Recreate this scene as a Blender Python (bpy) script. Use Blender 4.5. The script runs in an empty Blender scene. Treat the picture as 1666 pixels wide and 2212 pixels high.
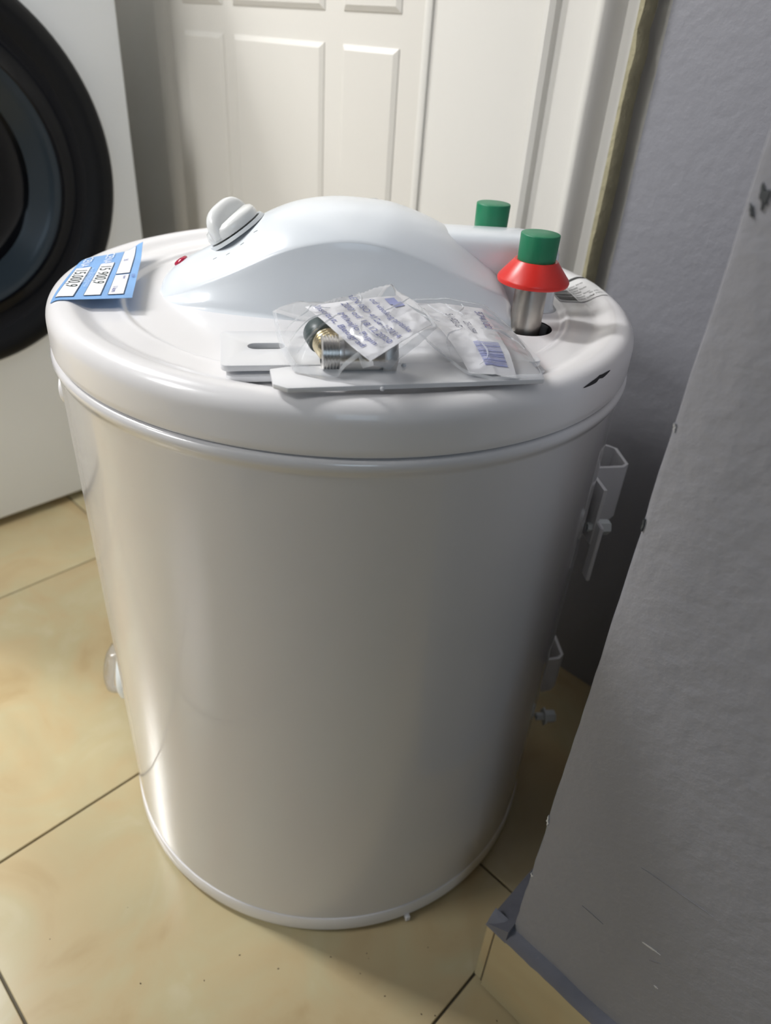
import bpy, bmesh, math, random
from math import sin, cos, pi, radians, sqrt, exp, atan2, hypot
from mathutils import Vector, Matrix, noise

random.seed(7)
scene = bpy.context.scene
COL = scene.collection

# ------------------------------------------------------------------ camera
F_PX, PITCH, ROLL = 1542.42, 0.5860, 0.0767
CAM = Vector((0.0385, -0.5102, 0.6275))
fw = Vector((0, cos(PITCH), -sin(PITCH)))
up0 = Vector((0, sin(PITCH), cos(PITCH)))
rt0 = Vector((1, 0, 0))
rt = cos(ROLL) * rt0 + sin(ROLL) * up0
up = -sin(ROLL) * rt0 + cos(ROLL) * up0
cd = bpy.data.cameras.new('camera')
cam = bpy.data.objects.new('camera', cd)
COL.objects.link(cam)
m = Matrix.Identity(4)
for i in range(3):
    m[i][0], m[i][1], m[i][2], m[i][3] = rt[i], up[i], -fw[i], CAM[i]
cam.matrix_world = m
cd.sensor_fit = 'VERTICAL'
cd.sensor_height = 36.0
cd.lens = 36.0 * F_PX / 2212.0
cd.clip_start = 0.01
cd.dof.use_dof = True
cd.dof.focus_distance = 0.42
cd.dof.aperture_fstop = 7.5
scene.camera = cam

# ------------------------------------------------------------------ world, lamps, exposure
scene.view_settings.view_transform = 'Standard'
scene.view_settings.look = 'None'
scene.view_settings.exposure = 0.06
scene.view_settings.gamma = 1.0
scene.view_settings.use_curve_mapping = False
w = bpy.data.worlds.new('world')
scene.world = w
w.use_nodes = True
bg = w.node_tree.nodes['Background']
bg.inputs[0].default_value = (0.93, 0.96, 1.0, 1)
bg.inputs[1].default_value = 0.015


def area(name, loc, target, sx, sy, power, col=(1, 1, 1)):
    l = bpy.data.lights.new(name, 'AREA')
    l.shape = 'RECTANGLE'
    l.size, l.size_y = sx, sy
    l.energy = power
    l.color = col
    o = bpy.data.objects.new(name, l)
    COL.objects.link(o)
    o.location = loc
    o.rotation_euler = (Vector(target) - Vector(loc)).to_track_quat('-Z', 'Y').to_euler()
    return o


area('ceiling_lamp', (-1.50, 0.54, 2.03), (0.0, 0.0, 0.30), 0.50, 0.50, 84, (1.0, 0.995, 0.99))
area('ceiling_lamp', (-1.90, -1.60, 2.30), (-0.3, 0.2, 0.40), 0.70, 0.70, 56, (1.0, 0.995, 0.99))
area('ceiling_lamp', (-2.30, -0.90, 2.30), (0.0, 0.0, 0.40), 0.70, 0.70, 27, (1.0, 0.995, 0.99))
area('shop_daylight', (0.42, -2.70, 1.45), (0.0, 0.0, 0.45), 0.7, 1.1, 6.5, (0.66, 0.83, 1.0))

# ------------------------------------------------------------------ room frame: e1 / e2 run along the walls
TH = radians(48)
E1 = Vector((cos(TH), sin(TH), 0))       # along the washing machine front
E2 = Vector((-sin(TH), cos(TH), 0))      # along the door wall, to the left


ROOM_SCALE, FLOOR = 1.0319, -0.0200  # whole room enlarged about the camera, so the floor drops under the heater


def RP(d, s, z):
    """room point, scaled up about the camera to lower the floor: d along E1, s along -E2 (to the right along the door wall)"""
    v = E1 * (ROOM_SCALE * d + 0.0113) - E2 * (ROOM_SCALE * s - 0.0118)
    return (v.x, v.y, ROOM_SCALE * z + FLOOR)


# ------------------------------------------------------------------ materials
def mat(name, col, rough=0.5, metal=0.0, coat=0.0, coat_rough=0.05, spec=0.5, bump=None, var=None, emit=None):
    """principled; bump=(scale, strength, distance); var=(scale, amount)"""
    mt = bpy.data.materials.new(name)
    mt.use_nodes = True
    nt = mt.node_tree
    b = nt.nodes['Principled BSDF']
    b.inputs['Base Color'].default_value = (*col, 1)
    b.inputs['Roughness'].default_value = rough
    b.inputs['Metallic'].default_value = metal
    b.inputs['Coat Weight'].default_value = coat
    b.inputs['Coat Roughness'].default_value = coat_rough
    b.inputs['Specular IOR Level'].default_value = spec
    tc = nt.nodes.new('ShaderNodeTexCoord')
    if var:
        n = nt.nodes.new('ShaderNodeTexNoise')
        n.inputs['Scale'].default_value = var[0]
        n.inputs['Detail'].default_value = 5
        nt.links.new(tc.outputs['Object'], n.inputs['Vector'])
        r = nt.nodes.new('ShaderNodeMapRange')
        r.inputs[3].default_value = 1 - var[1]
        r.inputs[4].default_value = 1 + var[1]
        nt.links.new(n.outputs['Fac'], r.inputs[0])
        mx = nt.nodes.new('ShaderNodeVectorMath')
        mx.operation = 'SCALE'
        mx.inputs[0].default_value = col
        nt.links.new(r.outputs[0], mx.inputs['Scale'])
        nt.links.new(mx.outputs[0], b.inputs['Base Color'])
    if bump:
        n = nt.nodes.new('ShaderNodeTexNoise')
        n.inputs['Scale'].default_value = bump[0]
        n.inputs['Detail'].default_value = 4
        nt.links.new(tc.outputs['Object'], n.inputs['Vector'])
        bn = nt.nodes.new('ShaderNodeBump')
        bn.inputs['Strength'].default_value = bump[1]
        bn.inputs['Distance'].default_value = bump[2]
        nt.links.new(n.outputs['Fac'], bn.inputs['Height'])
        nt.links.new(bn.outputs[0], b.inputs['Normal'])
    return mt


M = {}
M['enamel'] = mat('white_enamel', (0.70, 0.69, 0.695), 0.22, coat=0.6, var=(3, 0.015))
M['lid'] = mat('white_lid_plastic', (0.82, 0.805, 0.808), 0.28, coat=0.3, var=(4, 0.01))
M['cover'] = mat('cool_white_plastic', (0.76, 0.80, 0.84), 0.25, coat=0.3, var=(4, 0.01))
M['knob'] = mat('white_knob_plastic', (0.80, 0.81, 0.80), 0.25, coat=0.3, var=(9, 0.01))
M['bracket'] = mat('white_bracket_enamel', (0.80, 0.80, 0.815), 0.3, coat=0.2, var=(8, 0.015))
M['shade'] = mat('grey_gap_plastic', (0.42, 0.44, 0.45), 0.5, var=(9, 0.02))
M['recess'] = mat('pale_grey_marks_and_shade', (0.60, 0.63, 0.65), 0.4, var=(9, 0.02))
M['black'] = mat('black_rubber_and_hole_dark', (0.012, 0.013, 0.016), 0.6, var=(30, 0.1))
M['steel'] = mat('steel_pipe', (0.46, 0.43, 0.39), 0.33, metal=1.0, bump=(220, 0.25, 0.0004), var=(60, 0.15))
M['green'] = mat('green_plastic', (0.012, 0.20, 0.092), 0.42, var=(40, 0.05), bump=(600, 0.15, 0.0002))
M['red'] = mat('red_plastic', (0.72, 0.030, 0.022), 0.33, var=(20, 0.03))
M['redlens'] = mat('red_lens', (0.45, 0.02, 0.06), 0.12, coat=0.6, var=(50, 0.05))
M['chrome'] = mat('nickel', (0.80, 0.78, 0.75), 0.30, metal=1.0, var=(80, 0.05))
M['brass'] = mat('brass', (0.85, 0.74, 0.50), 0.25, metal=1.0, var=(80, 0.05))
M['bolt'] = mat('zinc_bolt', (0.72, 0.76, 0.76), 0.4, metal=0.1, var=(80, 0.05))
M['valvecap'] = mat('dark_green_lever', (0.035, 0.06, 0.06), 0.35, var=(40, 0.1))
M['paper'] = mat('white_paper', (0.87, 0.865, 0.89), 0.75, var=(40, 0.02), bump=(90, 0.15, 0.0005))
M['ink'] = mat('blue_violet_print', (0.16, 0.18, 0.42), 0.7, var=(50, 0.1))
M['inkpale'] = mat('pale_blue_print', (0.36, 0.39, 0.68), 0.7, var=(120, 0.25))
M['pen'] = mat('dark_pen', (0.13, 0.13, 0.20), 0.6, var=(60, 0.2))
M['pengreen'] = mat('black_marker', (0.02, 0.035, 0.03), 0.6, var=(60, 0.2))
M['tagblue'] = mat('blue_card', (0.22, 0.44, 0.80), 0.35, coat=0.3, var=(22, 0.30))
M['tagline'] = mat('dark_blue_line', (0.10, 0.14, 0.22), 0.5, var=(22, 0.1))
M['tagwhite'] = mat('white_card_print', (0.83, 0.84, 0.86), 0.4, var=(22, 0.02))
M['taglight'] = mat('light_blue_print', (0.58, 0.74, 0.92), 0.4, var=(22, 0.05))
M['sticker'] = mat('white_sticker', (0.76, 0.755, 0.75), 0.45, var=(22, 0.02))
M['stickerink'] = mat('grey_print', (0.035, 0.037, 0.036), 0.6, var=(50, 0.1))
M['black_ink'] = mat('black_print', (0.02, 0.02, 0.02), 0.6, var=(50, 0.1))
M['washer'] = mat('white_washer_enamel', (0.88, 0.91, 0.94), 0.32, coat=0.2, var=(2, 0.015))
M['ring'] = mat('matte_black_plastic', (0.006, 0.007, 0.009), 0.30, spec=0.18, var=(8, 0.1))
M['ringgloss'] = mat('gloss_black_plastic', (0.003, 0.004, 0.007), 0.15, spec=0.2, var=(8, 0.1))
M['smoke'] = mat('smoky_blue_glass_rim', (0.022, 0.032, 0.043), 0.22, spec=0.25, var=(8, 0.1))
M['glassdark'] = mat('dark_door_glass', (0.003, 0.0035, 0.005), 0.10, spec=0.22, var=(8, 0.1))
M['door'] = mat('cream_door_paint', (0.62, 0.60, 0.555), 0.42, coat=0.1, var=(1.5, 0.02), bump=(5, 0.06, 0.01))
M['trim'] = mat('cream_trim_paint', (0.66, 0.645, 0.605), 0.4, coat=0.1, var=(1.5, 0.02))
M['foam'] = mat('yellow_foam', (0.34, 0.31, 0.20), 0.9, var=(60, 0.25), bump=(160, 0.8, 0.003))
M['grey'] = mat('grey_wall_paint', (0.27, 0.272, 0.30), 0.50, var=(3, 0.04), bump=(95, 0.34, 0.0028))
M['greydark'] = mat('blue_grey_caulk', (0.165, 0.17, 0.205), 0.6, var=(16, 0.15), bump=(60, 0.5, 0.004))
M['chipdark'] = mat('dark_grey_undercoat', (0.075, 0.08, 0.085), 0.8, var=(60, 0.2))
M['chipwhite'] = mat('white_plaster', (0.62, 0.61, 0.60), 0.9, var=(60, 0.1))
M['scuff'] = mat('scuff_mark', (0.215, 0.215, 0.225), 0.7, var=(60, 0.15))
M['grout'] = mat('grey_grout', (0.16, 0.14, 0.10), 0.9, var=(30, 0.2))
M['dirt'] = mat('dirt_speck', (0.09, 0.06, 0.035), 0.9, var=(60, 0.3))
M['darkwall'] = mat('shop_wall_paint', (0.5, 0.49, 0.47), 0.7, var=(3, 0.03))


def tile_material():
    mt = bpy.data.materials.new('beige_marbled_tile')
    mt.use_nodes = True
    nt = mt.node_tree
    b = nt.nodes['Principled BSDF']
    tc = nt.nodes.new('ShaderNodeTexCoord')
    oi = nt.nodes.new('ShaderNodeObjectInfo')
    mp = nt.nodes.new('ShaderNodeVectorMath')
    mp.operation = 'ADD'
    sc = nt.nodes.new('ShaderNodeVectorMath')
    sc.operation = 'SCALE'
    sc.inputs[0].default_value = (13.0, 7.0, 3.0)
    nt.links.new(oi.outputs['Random'], sc.inputs['Scale'])
    nt.links.new(tc.outputs['Object'], mp.inputs[0])
    nt.links.new(sc.outputs[0], mp.inputs[1])
    n1 = nt.nodes.new('ShaderNodeTexNoise')
    n1.inputs['Scale'].default_value = 9
    n1.inputs['Detail'].default_value = 6
    n1.inputs['Distortion'].default_value = 1.2
    nt.links.new(mp.outputs[0], n1.inputs['Vector'])
    cr = nt.nodes.new('ShaderNodeValToRGB')
    e = cr.color_ramp.elements
    e[0].position, e[0].color = 0.25, (0.45, 0.335, 0.175, 1)
    e[1].position, e[1].color = 0.75, (0.55, 0.485, 0.32, 1)
    k = e.new(0.45)
    k.color = (0.515, 0.41, 0.235, 1)
    k = e.new(0.60)
    k.color = (0.505, 0.435, 0.26, 1)
    nt.links.new(n1.outputs['Fac'], cr.inputs[0])
    n2 = nt.nodes.new('ShaderNodeTexNoise')
    n2.inputs['Scale'].default_value = 2.5
    n2.inputs['Detail'].default_value = 3
    n2.inputs['Distortion'].default_value = 2.5
    nt.links.new(mp.outputs[0], n2.inputs['Vector'])
    mr = nt.nodes.new('ShaderNodeMapRange')
    mr.inputs[1].default_value, mr.inputs[2].default_value = 0.3, 0.7
    mr.inputs[3].default_value, mr.inputs[4].default_value = 0.92, 1.08
    nt.links.new(n2.outputs['Fac'], mr.inputs[0])
    mx = nt.nodes.new('ShaderNodeVectorMath')
    mx.operation = 'SCALE'
    nt.links.new(cr.outputs[0], mx.inputs[0])
    nt.links.new(mr.outputs[0], mx.inputs['Scale'])
    nt.links.new(mx.outputs[0], b.inputs['Base Color'])
    b.inputs['Roughness'].default_value = 0.20
    return mt


M['tile'] = tile_material()


def film_material(name='clear_plastic_film', milk=0.03):
    mt = bpy.data.materials.new(name)
    mt.use_nodes = True
    nt = mt.node_tree
    for n in list(nt.nodes):
        nt.nodes.remove(n)
    out = nt.nodes.new('ShaderNodeOutputMaterial')
    tr = nt.nodes.new('ShaderNodeBsdfTransparent')
    tr.inputs[0].default_value = (0.985, 0.988, 0.992, 1)
    gl = nt.nodes.new('ShaderNodeBsdfGlossy')
    gl.inputs['Roughness'].default_value = 0.10
    df = nt.nodes.new('ShaderNodeBsdfDiffuse')
    df.inputs[0].default_value = (0.8, 0.82, 0.85, 1)
    fr = nt.nodes.new('ShaderNodeFresnel')
    fr.inputs[0].default_value = 1.33
    tc = nt.nodes.new('ShaderNodeTexCoord')
    nz = nt.nodes.new('ShaderNodeTexNoise')
    nz.inputs['Scale'].default_value = 55
    nz.inputs['Detail'].default_value = 2
    nt.links.new(tc.outputs['Object'], nz.inputs['Vector'])
    bp = nt.nodes.new('ShaderNodeBump')
    bp.inputs['Strength'].default_value = 0.3
    bp.inputs['Distance'].default_value = 0.004
    nt.links.new(nz.outputs['Fac'], bp.inputs['Height'])
    nt.links.new(bp.outputs[0], gl.inputs['Normal'])
    nt.links.new(bp.outputs[0], fr.inputs['Normal'])
    m1 = nt.nodes.new('ShaderNodeMixShader')
    m1.inputs[0].default_value = milk
    nt.links.new(tr.outputs[0], m1.inputs[1])
    nt.links.new(df.outputs[0], m1.inputs[2])
    m2 = nt.nodes.new('ShaderNodeMixShader')
    half = nt.nodes.new('ShaderNodeMath')
    half.operation = 'MULTIPLY'
    half.inputs[1].default_value = 0.6
    nt.links.new(fr.outputs[0], half.inputs[0])
    nt.links.new(half.outputs[0], m2.inputs[0])
    nt.links.new(m1.outputs[0], m2.inputs[1])
    nt.links.new(gl.outputs[0], m2.inputs[2])
    nt.links.new(m2.outputs[0], out.inputs[0])
    return mt


M['film'] = film_material()
M['filmedge'] = film_material('folded_film_highlight', 0.30)


# ------------------------------------------------------------------ mesh helpers
def link(name, me, material, parent=None, smooth=None):
    if material is not None:
        if isinstance(material, (list, tuple)):
            for k in material:
                me.materials.append(k)
        else:
            me.materials.append(material)
    if smooth is not None:
        me.shade_smooth()
        if smooth < 180:
            me.set_sharp_from_angle(angle=radians(smooth))
    o = bpy.data.objects.new(name, me)
    COL.objects.link(o)
    if parent is not None:
        o.parent = parent
    return o


def pyd(name, verts, faces, material, parent=None, smooth=None):
    me = bpy.data.meshes.new(name)
    me.from_pydata([tuple(v) for v in verts], [], faces)
    bm = bmesh.new()
    bm.from_mesh(me)
    bmesh.ops.recalc_face_normals(bm, faces=bm.faces)
    bm.to_mesh(me)
    bm.free()
    me.update()
    return link(name, me, material, parent, smooth)


def from_bm(name, bm, material, parent=None, smooth=None):
    me = bpy.data.meshes.new(name)
    bm.to_mesh(me)
    bm.free()
    return link(name, me, material, parent, smooth)


def empty(name, loc=(0, 0, 0), label=None, cat=None, group=None):
    o = bpy.data.objects.new(name, None)
    COL.objects.link(o)
    o.location = loc
    o.empty_display_size = 0.05
    tag(o, label, cat, group)
    return o


def tag(o, label=None, cat=None, group=None, kind=None):
    if label:
        o['label'] = label
    if cat:
        o['category'] = cat
    if group:
        o['group'] = group
    if kind:
        o['kind'] = kind
    return o


def bm_box(bm, c, ax, ay, az, hx, hy, hz, bevel=0.0, seg=2):
    """box centred at c with unit axes and half sizes"""
    c, ax, ay, az = Vector(c), Vector(ax).normalized(), Vector(ay).normalized(), Vector(az).normalized()
    vs = []
    for sx in (-1, 1):
        for sy in (-1, 1):
            for sz in (-1, 1):
                vs.append(bm.verts.new(c + ax * hx * sx + ay * hy * sy + az * hz * sz))
    q = [(0, 1, 3, 2), (4, 6, 7, 5), (0, 4, 5, 1), (2, 3, 7, 6), (0, 2, 6, 4), (1, 5, 7, 3)]
    fs = [bm.faces.new([vs[i] for i in f]) for f in q]
    bmesh.ops.recalc_face_normals(bm, faces=fs)
    if bevel:
        es = {e for f in fs for e in f.edges}
        bmesh.ops.bevel(bm, geom=list(es), offset=bevel, segments=seg, profile=0.5, affect='EDGES')


def box(name, c, ax, ay, az, hx, hy, hz, material, parent=None, bevel=0.0, seg=2):
    bm = bmesh.new()
    bm_box(bm, c, ax, ay, az, hx, hy, hz, bevel, seg)
    return from_bm(name, bm, material, parent, 35 if bevel else None)


X, Y, Z = Vector((1, 0, 0)), Vector((0, 1, 0)), Vector((0, 0, 1))


def room_box(name, d0, d1, s0, s1, z0, z1, material, parent=None, bevel=0.0, seg=2):
    c = RP((d0 + d1) / 2, (s0 + s1) / 2, (z0 + z1) / 2)
    return box(name, c, E1, -E2, Z, ROOM_SCALE * abs(d1 - d0) / 2, ROOM_SCALE * abs(s1 - s0) / 2, ROOM_SCALE * abs(z1 - z0) / 2, material, parent, bevel, seg)


def frame(axis):
    a = Vector(axis).normalized()
    t = Vector((0, 0, 1)) if abs(a.z) < 0.9 else Vector((1, 0, 0))
    u = a.cross(t).normalized()
    return u, a.cross(u).normalized(), a


def lathe(name, prof, origin, axis, material, parent=None, n=48, smooth=40, sx=1.0):
    """prof: list of (r, h) along the axis; r == 0 closes"""
    u, v, a = frame(axis)
    o = Vector(origin)
    verts, rows = [], []
    for r, h in prof:
        if r < 1e-7:
            rows.append([len(verts)])
            verts.append(o + a * h)
        else:
            rows.append(list(range(len(verts), len(verts) + n)))
            for k in range(n):
                t = 2 * pi * k / n
                verts.append(o + a * h + u * (r * cos(t)) + v * (r * sin(t) * sx))
    faces = []
    for i in range(len(rows) - 1):
        A, B = rows[i], rows[i + 1]
        for k in range(n):
            k2 = (k + 1) % n
            if len(A) == 1 and len(B) == 1:
                continue
            if len(A) == 1:
                faces.append((A[0], B[k], B[k2]))
            elif len(B) == 1:
                faces.append((A[k], B[0], A[k2]))
            else:
                faces.append((A[k], B[k], B[k2], A[k2]))
    return pyd(name, verts, faces, material, parent, smooth)


def grid(name, fn, nu, nv, material, parent=None, smooth=60, thick=0.0):
    vs = [fn(i / nu, j / nv) for i in range(nu + 1) for j in range(nv + 1)]
    fs = []
    for i in range(nu):
        for j in range(nv):
            a = i * (nv + 1) + j
            fs.append((a, a + nv + 1, a + nv + 2, a + 1))
    if thick:
        me = bpy.data.meshes.new(name)
        me.from_pydata([tuple(v) for v in vs], [], fs)
        bm = bmesh.new()
        bm.from_mesh(me)
        bmesh.ops.recalc_face_normals(bm, faces=bm.faces)
        bmesh.ops.solidify(bm, geom=bm.faces[:], thickness=thick)
        bm.to_mesh(me)
        bm.free()
        return link(name, me, material, parent, smooth)
    return pyd(name, vs, fs, material, parent, smooth)


def prism(name, outline, origin, ax, ay, az, depth, material, parent=None, bevel=0.0, smooth=35):
    """extrude a 2-D outline (in ax, ay) by depth along az"""
    bm = bmesh.new()
    o, ax, ay, az = Vector(origin), Vector(ax), Vector(ay), Vector(az)
    bot = [bm.verts.new(o + ax * x + ay * y) for x, y in outline]
    f = bm.faces.new(bot)
    r = bmesh.ops.extrude_face_region(bm, geom=[f])
    bmesh.ops.translate(bm, verts=[e for e in r['geom'] if isinstance(e, bmesh.types.BMVert)], vec=az * depth)
    bmesh.ops.recalc_face_normals(bm, faces=bm.faces)
    if bevel:
        bmesh.ops.bevel(bm, geom=[e for e in bm.edges if len(e.link_faces) == 2 and e.calc_face_angle(0) > 0.6],
                        offset=bevel, segments=2, profile=0.5, affect='EDGES')
    return from_bm(name, bm, material, parent, smooth)


def text_2d(body, size, align='LEFT', shear=0.0, sub=True):
    cu = bpy.data.curves.new('text', 'FONT')
    cu.body = body
    cu.size = size
    cu.align_x = align
    cu.shear = shear
    cu.resolution_u = 3
    o = bpy.data.objects.new('text', cu)
    COL.objects.link(o)
    dg = bpy.context.evaluated_depsgraph_get()
    dg.update()
    me = bpy.data.meshes.new_from_object(o.evaluated_get(dg))
    vs = [tuple(v.co) for v in me.vertices]
    fs = [tuple(p.vertices) for p in me.polygons]
    bpy.data.objects.remove(o)
    bpy.data.curves.remove(cu)
    bpy.data.meshes.remove(me)
    return vs, fs


def decal(name, items, fn, material, parent):
    """items: list of (verts2d, faces); fn maps (x, y) to a 3-D point just above the sheet"""
    vs, fs = [], []
    for v, f in items:
        b = len(vs)
        vs += [fn(p[0], p[1]) for p in v]
        fs += [tuple(b + k for k in q) for q in f]
    return pyd(name, vs, fs, material, parent)


def rect2(x0, y0, x1, y1, nx=1, ny=1):
    vs = [(x0 + (x1 - x0) * i / nx, y0 + (y1 - y0) * j / ny) for i in range(nx + 1) for j in range(ny + 1)]
    fs = []
    for i in range(nx):
        for j in range(ny):
            a = i * (ny + 1) + j
            fs.append((a, a + ny + 1, a + ny + 2, a + 1))
    return vs, fs


def stretch(item, kx):
    return [(p[0] * kx, p[1]) for p in item[0]], item[1]


def shift(item, dx, dy):
    return [(p[0] + dx, p[1] + dy) for p in item[0]], item[1]


def interp(tab, x):
    if x <= tab[0][0]:
        return tab[0][1]
    for (x0, y0), (x1, y1) in zip(tab, tab[1:]):
        if x <= x1:
            t = (x - x0) / (x1 - x0)
            return y0 + (y1 - y0) * t
    return tab[-1][1]


def smooth_interp(tab, x):
    """Catmull-Rom through a table"""
    n = len(tab)
    if x <= tab[0][0]:
        return tab[0][1]
    if x >= tab[-1][0]:
        return tab[-1][1]
    for i in range(n - 1):
        x0, y0 = tab[i]
        x1, y1 = tab[i + 1]
        if x <= x1:
            h = x1 - x0
            t = (x - x0) / h
            m0 = (y1 - tab[i - 1][1]) / (x1 - tab[i - 1][0]) if i > 0 else (y1 - y0) / h
            m1 = (tab[i + 2][1] - y0) / (tab[i + 2][0] - x0) if i + 2 < n else (y1 - y0) / h
            t2, t3 = t * t, t * t * t
            return (2 * t3 - 3 * t2 + 1) * y0 + (t3 - 2 * t2 + t) * h * m0 + (-2 * t3 + 3 * t2) * y1 + (t3 - t2) * h * m1


def sstep(a, b, x):
    t = min(1, max(0, (x - a) / (b - a)))
    return t * t * (3 - 2 * t)


# ================================================================== SETTING
# ---- floor: base slab and tiles
floor = tag(room_box('floor', -2.6, 0.40, -2.6, 2.2, -0.05, -0.0025, M['grout']), kind='structure')
P = 0.3581  # tile pitch and joints carry the same scaling about the camera
d_joint = [0.0102 + P * k for k in range(-5, 2)]
e_joint = [0.1073 + 0.3617 * k for k in range(-4, 6)]
tile_mesh = None
for i in range(len(d_joint) - 1):
    for j in range(len(e_joint) - 1):
        d0, d1, a0, a1 = d_joint[i], d_joint[i + 1], e_joint[j], e_joint[j + 1]
        if tile_mesh is None:
            bm = bmesh.new()
            bm_box(bm, (0, 0, 0), E1, E2, Z, P / 2 - 0.0011, 0.3617 / 2 - 0.0011, 0.004, 0.0006, 1)
            tile_mesh = bpy.data.meshes.new('tile')
            bm.to_mesh(tile_mesh)
            bm.free()
            tile_mesh.materials.append(M['tile'])
        o = bpy.data.objects.new('tile', tile_mesh)
        COL.objects.link(o)
        o.parent = floor
        v = E1 * ((d0 + d1) / 2) + E2 * ((a0 + a1) / 2)
        o.location = (v.x, v.y, FLOOR - 0.004 + random.uniform(-0.0002, 0.0))

# ---- back wall (grey part) with a casing beside the door
WD = 0.27
wall_back = tag(room_box('wall_back', WD, WD + 0.10, 0.060, 0.60, 0, 2.6, M['grey']), kind='structure')
wall_door = tag(room_box('wall_back', WD + 0.012, WD + 0.10, -2.6, 0.060, 0, 2.6, M['trim']), kind='structure')

# pillar (projecting wall) on the right
PS = 0.2745          # s of its visible edge
PD = -0.075


def pillar():
    bm = bmesh.new()
    rows = []
    nz = 150
    for k in range(nz + 1):
        z = 2.6 * (k / nz) ** 1.6
        j = noise.noise(Vector((z * 22, 3.1, 0))) * 0.0011 + noise.noise(Vector((z * 75, 8.1, 0))) * 0.0006
        b = 0.0035
        pts = [(WD + 0.02, PS), (PD + b, PS + j), (PD + b * 0.3, PS + b * 0.3 + j), (PD, PS + b + j * 0.5), (PD, PS + 0.03), (PD, 2.0), (WD + 0.02, 2.0)]
        rows.append([bm.verts.new(RP(d, s, z)) for d, s in pts])
    for r0, r1 in zip(rows, rows[1:]):
        for k in range(len(r0)):
            k2 = (k + 1) % len(r0)
            bm.faces.new((r0[k], r0[k2], r1[k2], r1[k]))
    bm.faces.new(rows[-1])
    bm.faces.new(rows[0][::-1])
    bmesh.ops.recalc_face_normals(bm, faces=bm.faces)
    return from_bm('wall_right', bm, M['grey'], None, 30)


wall_right = tag(pillar(), kind='structure')


def blob(name, d, s, z, ls, lz, rot, material, parent, seed, proud=0.0006, spikes=0.35, n=18):
    """thin irregular chip lying on the pillar face"""
    bm = bmesh.new()
    ring, ring2 = [], []
    for k in range(n):
        t = 2 * pi * k / n
        r = 1 + spikes * noise.noise(Vector((cos(t) * 1.7 + seed, sin(t) * 1.7, seed * 3.3))) * 2
        a, b = ls * r * cos(t), lz * r * sin(t)
        a, b = a * cos(rot) - b * sin(rot), a * sin(rot) + b * cos(rot)
        ring.append(bm.verts.new(RP(d - proud, s + a * 0.9, z + b * 0.9)))
        ring2.append(bm.verts.new(RP(d + 0.0004, s + a, z + b)))
    bm.faces.new(ring)
    for k in range(n):
        k2 = (k + 1) % n
        bm.faces.new((ring[k], ring[k2], ring2[k2], ring2[k]))
    bmesh.ops.recalc_face_normals(bm, faces=bm.faces)
    return from_bm(name, bm, material, parent)


blob('paint_chip', PD, 0.2806, 0.5905, 0.0015, 0.0032, 0.25, M['chipdark'], wall_right, 1.3, spikes=0.7)
blob('paint_chip', PD, 0.2782, 0.5860, 0.0007, 0.002, 0.4, M['chipdark'], wall_right, 5.3, spikes=0.6)
for (s, z, a, b, sd) in ((0.2757, 0.5007, 0.0009, 0.0020, 2), (0.2755, 0.452, 0.0006, 0.003, 3), (0.2757, 0.225, 0.0009, 0.0032, 4),
                         (0.2765, 0.165, 0.0011, 0.0018, 6)):
    blob('paint_chip', PD + 0.0006, s, z, a, b, 0.1, M['chipwhite' if sd != 3 else 'chipdark'], wall_right, sd, spikes=0.8)
# scratches and dents low on the face
for (s0, z0, s1, z1, wd, mk) in ((0.3343, 0.2475, 0.3724, 0.2516, 0.00035, 'scuff'), (0.3119, 0.1773, 0.3268, 0.1766, 0.00035, 'scuff'),
                                 (0.3507, 0.1893, 0.3612, 0.1912, 0.0007, 'chipwhite'), (0.3585, 0.1790, 0.3648, 0.1840, 0.0003, 'scuff'),
                                 (0.3669, 0.1607, 0.3696, 0.1610, 0.0006, 'chipwhite')):
    L = hypot(s1 - s0, z1 - z0)
    blob('scratch', PD, (s0 + s1) / 2, (z0 + z1) / 2, L / 2, wd, atan2(z1 - z0, s1 - s0), M[mk], wall_right, s0 * 50, proud=0.0003, spikes=0.3, n=22)

# tiled baseboard of the pillar + caulk strip on top of it
baseboard = tag(empty('baseboard_right', RP(-0.08, 0.30, 0)), kind='structure')


def bpart(name, fn_d0, *a):
    o = room_box(name, fn_d0, *a)
    o.parent = baseboard
    o.matrix_parent_inverse = Matrix.Translation(Vector(baseboard.location)).inverted()
    return o


edges = [0.2660, 0.616, 0.966, 1.316]
for k in range(3):
    bpart('tile', -0.0815, PD + 0.001, edges[k], edges[k + 1] - 0.0015, 0.0012, 0.083, M['tile'], None, 0.0008, 1)
bpart('tile', -0.0790, 0.262, 0.2575, 0.2645, 0.0012, 0.084, M['tile'], None, 0.0008, 1)
bpart('grout', -0.0785, PD + 0.002, 0.2640, 1.3, 0.0, 0.082, M['grout'])


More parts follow.
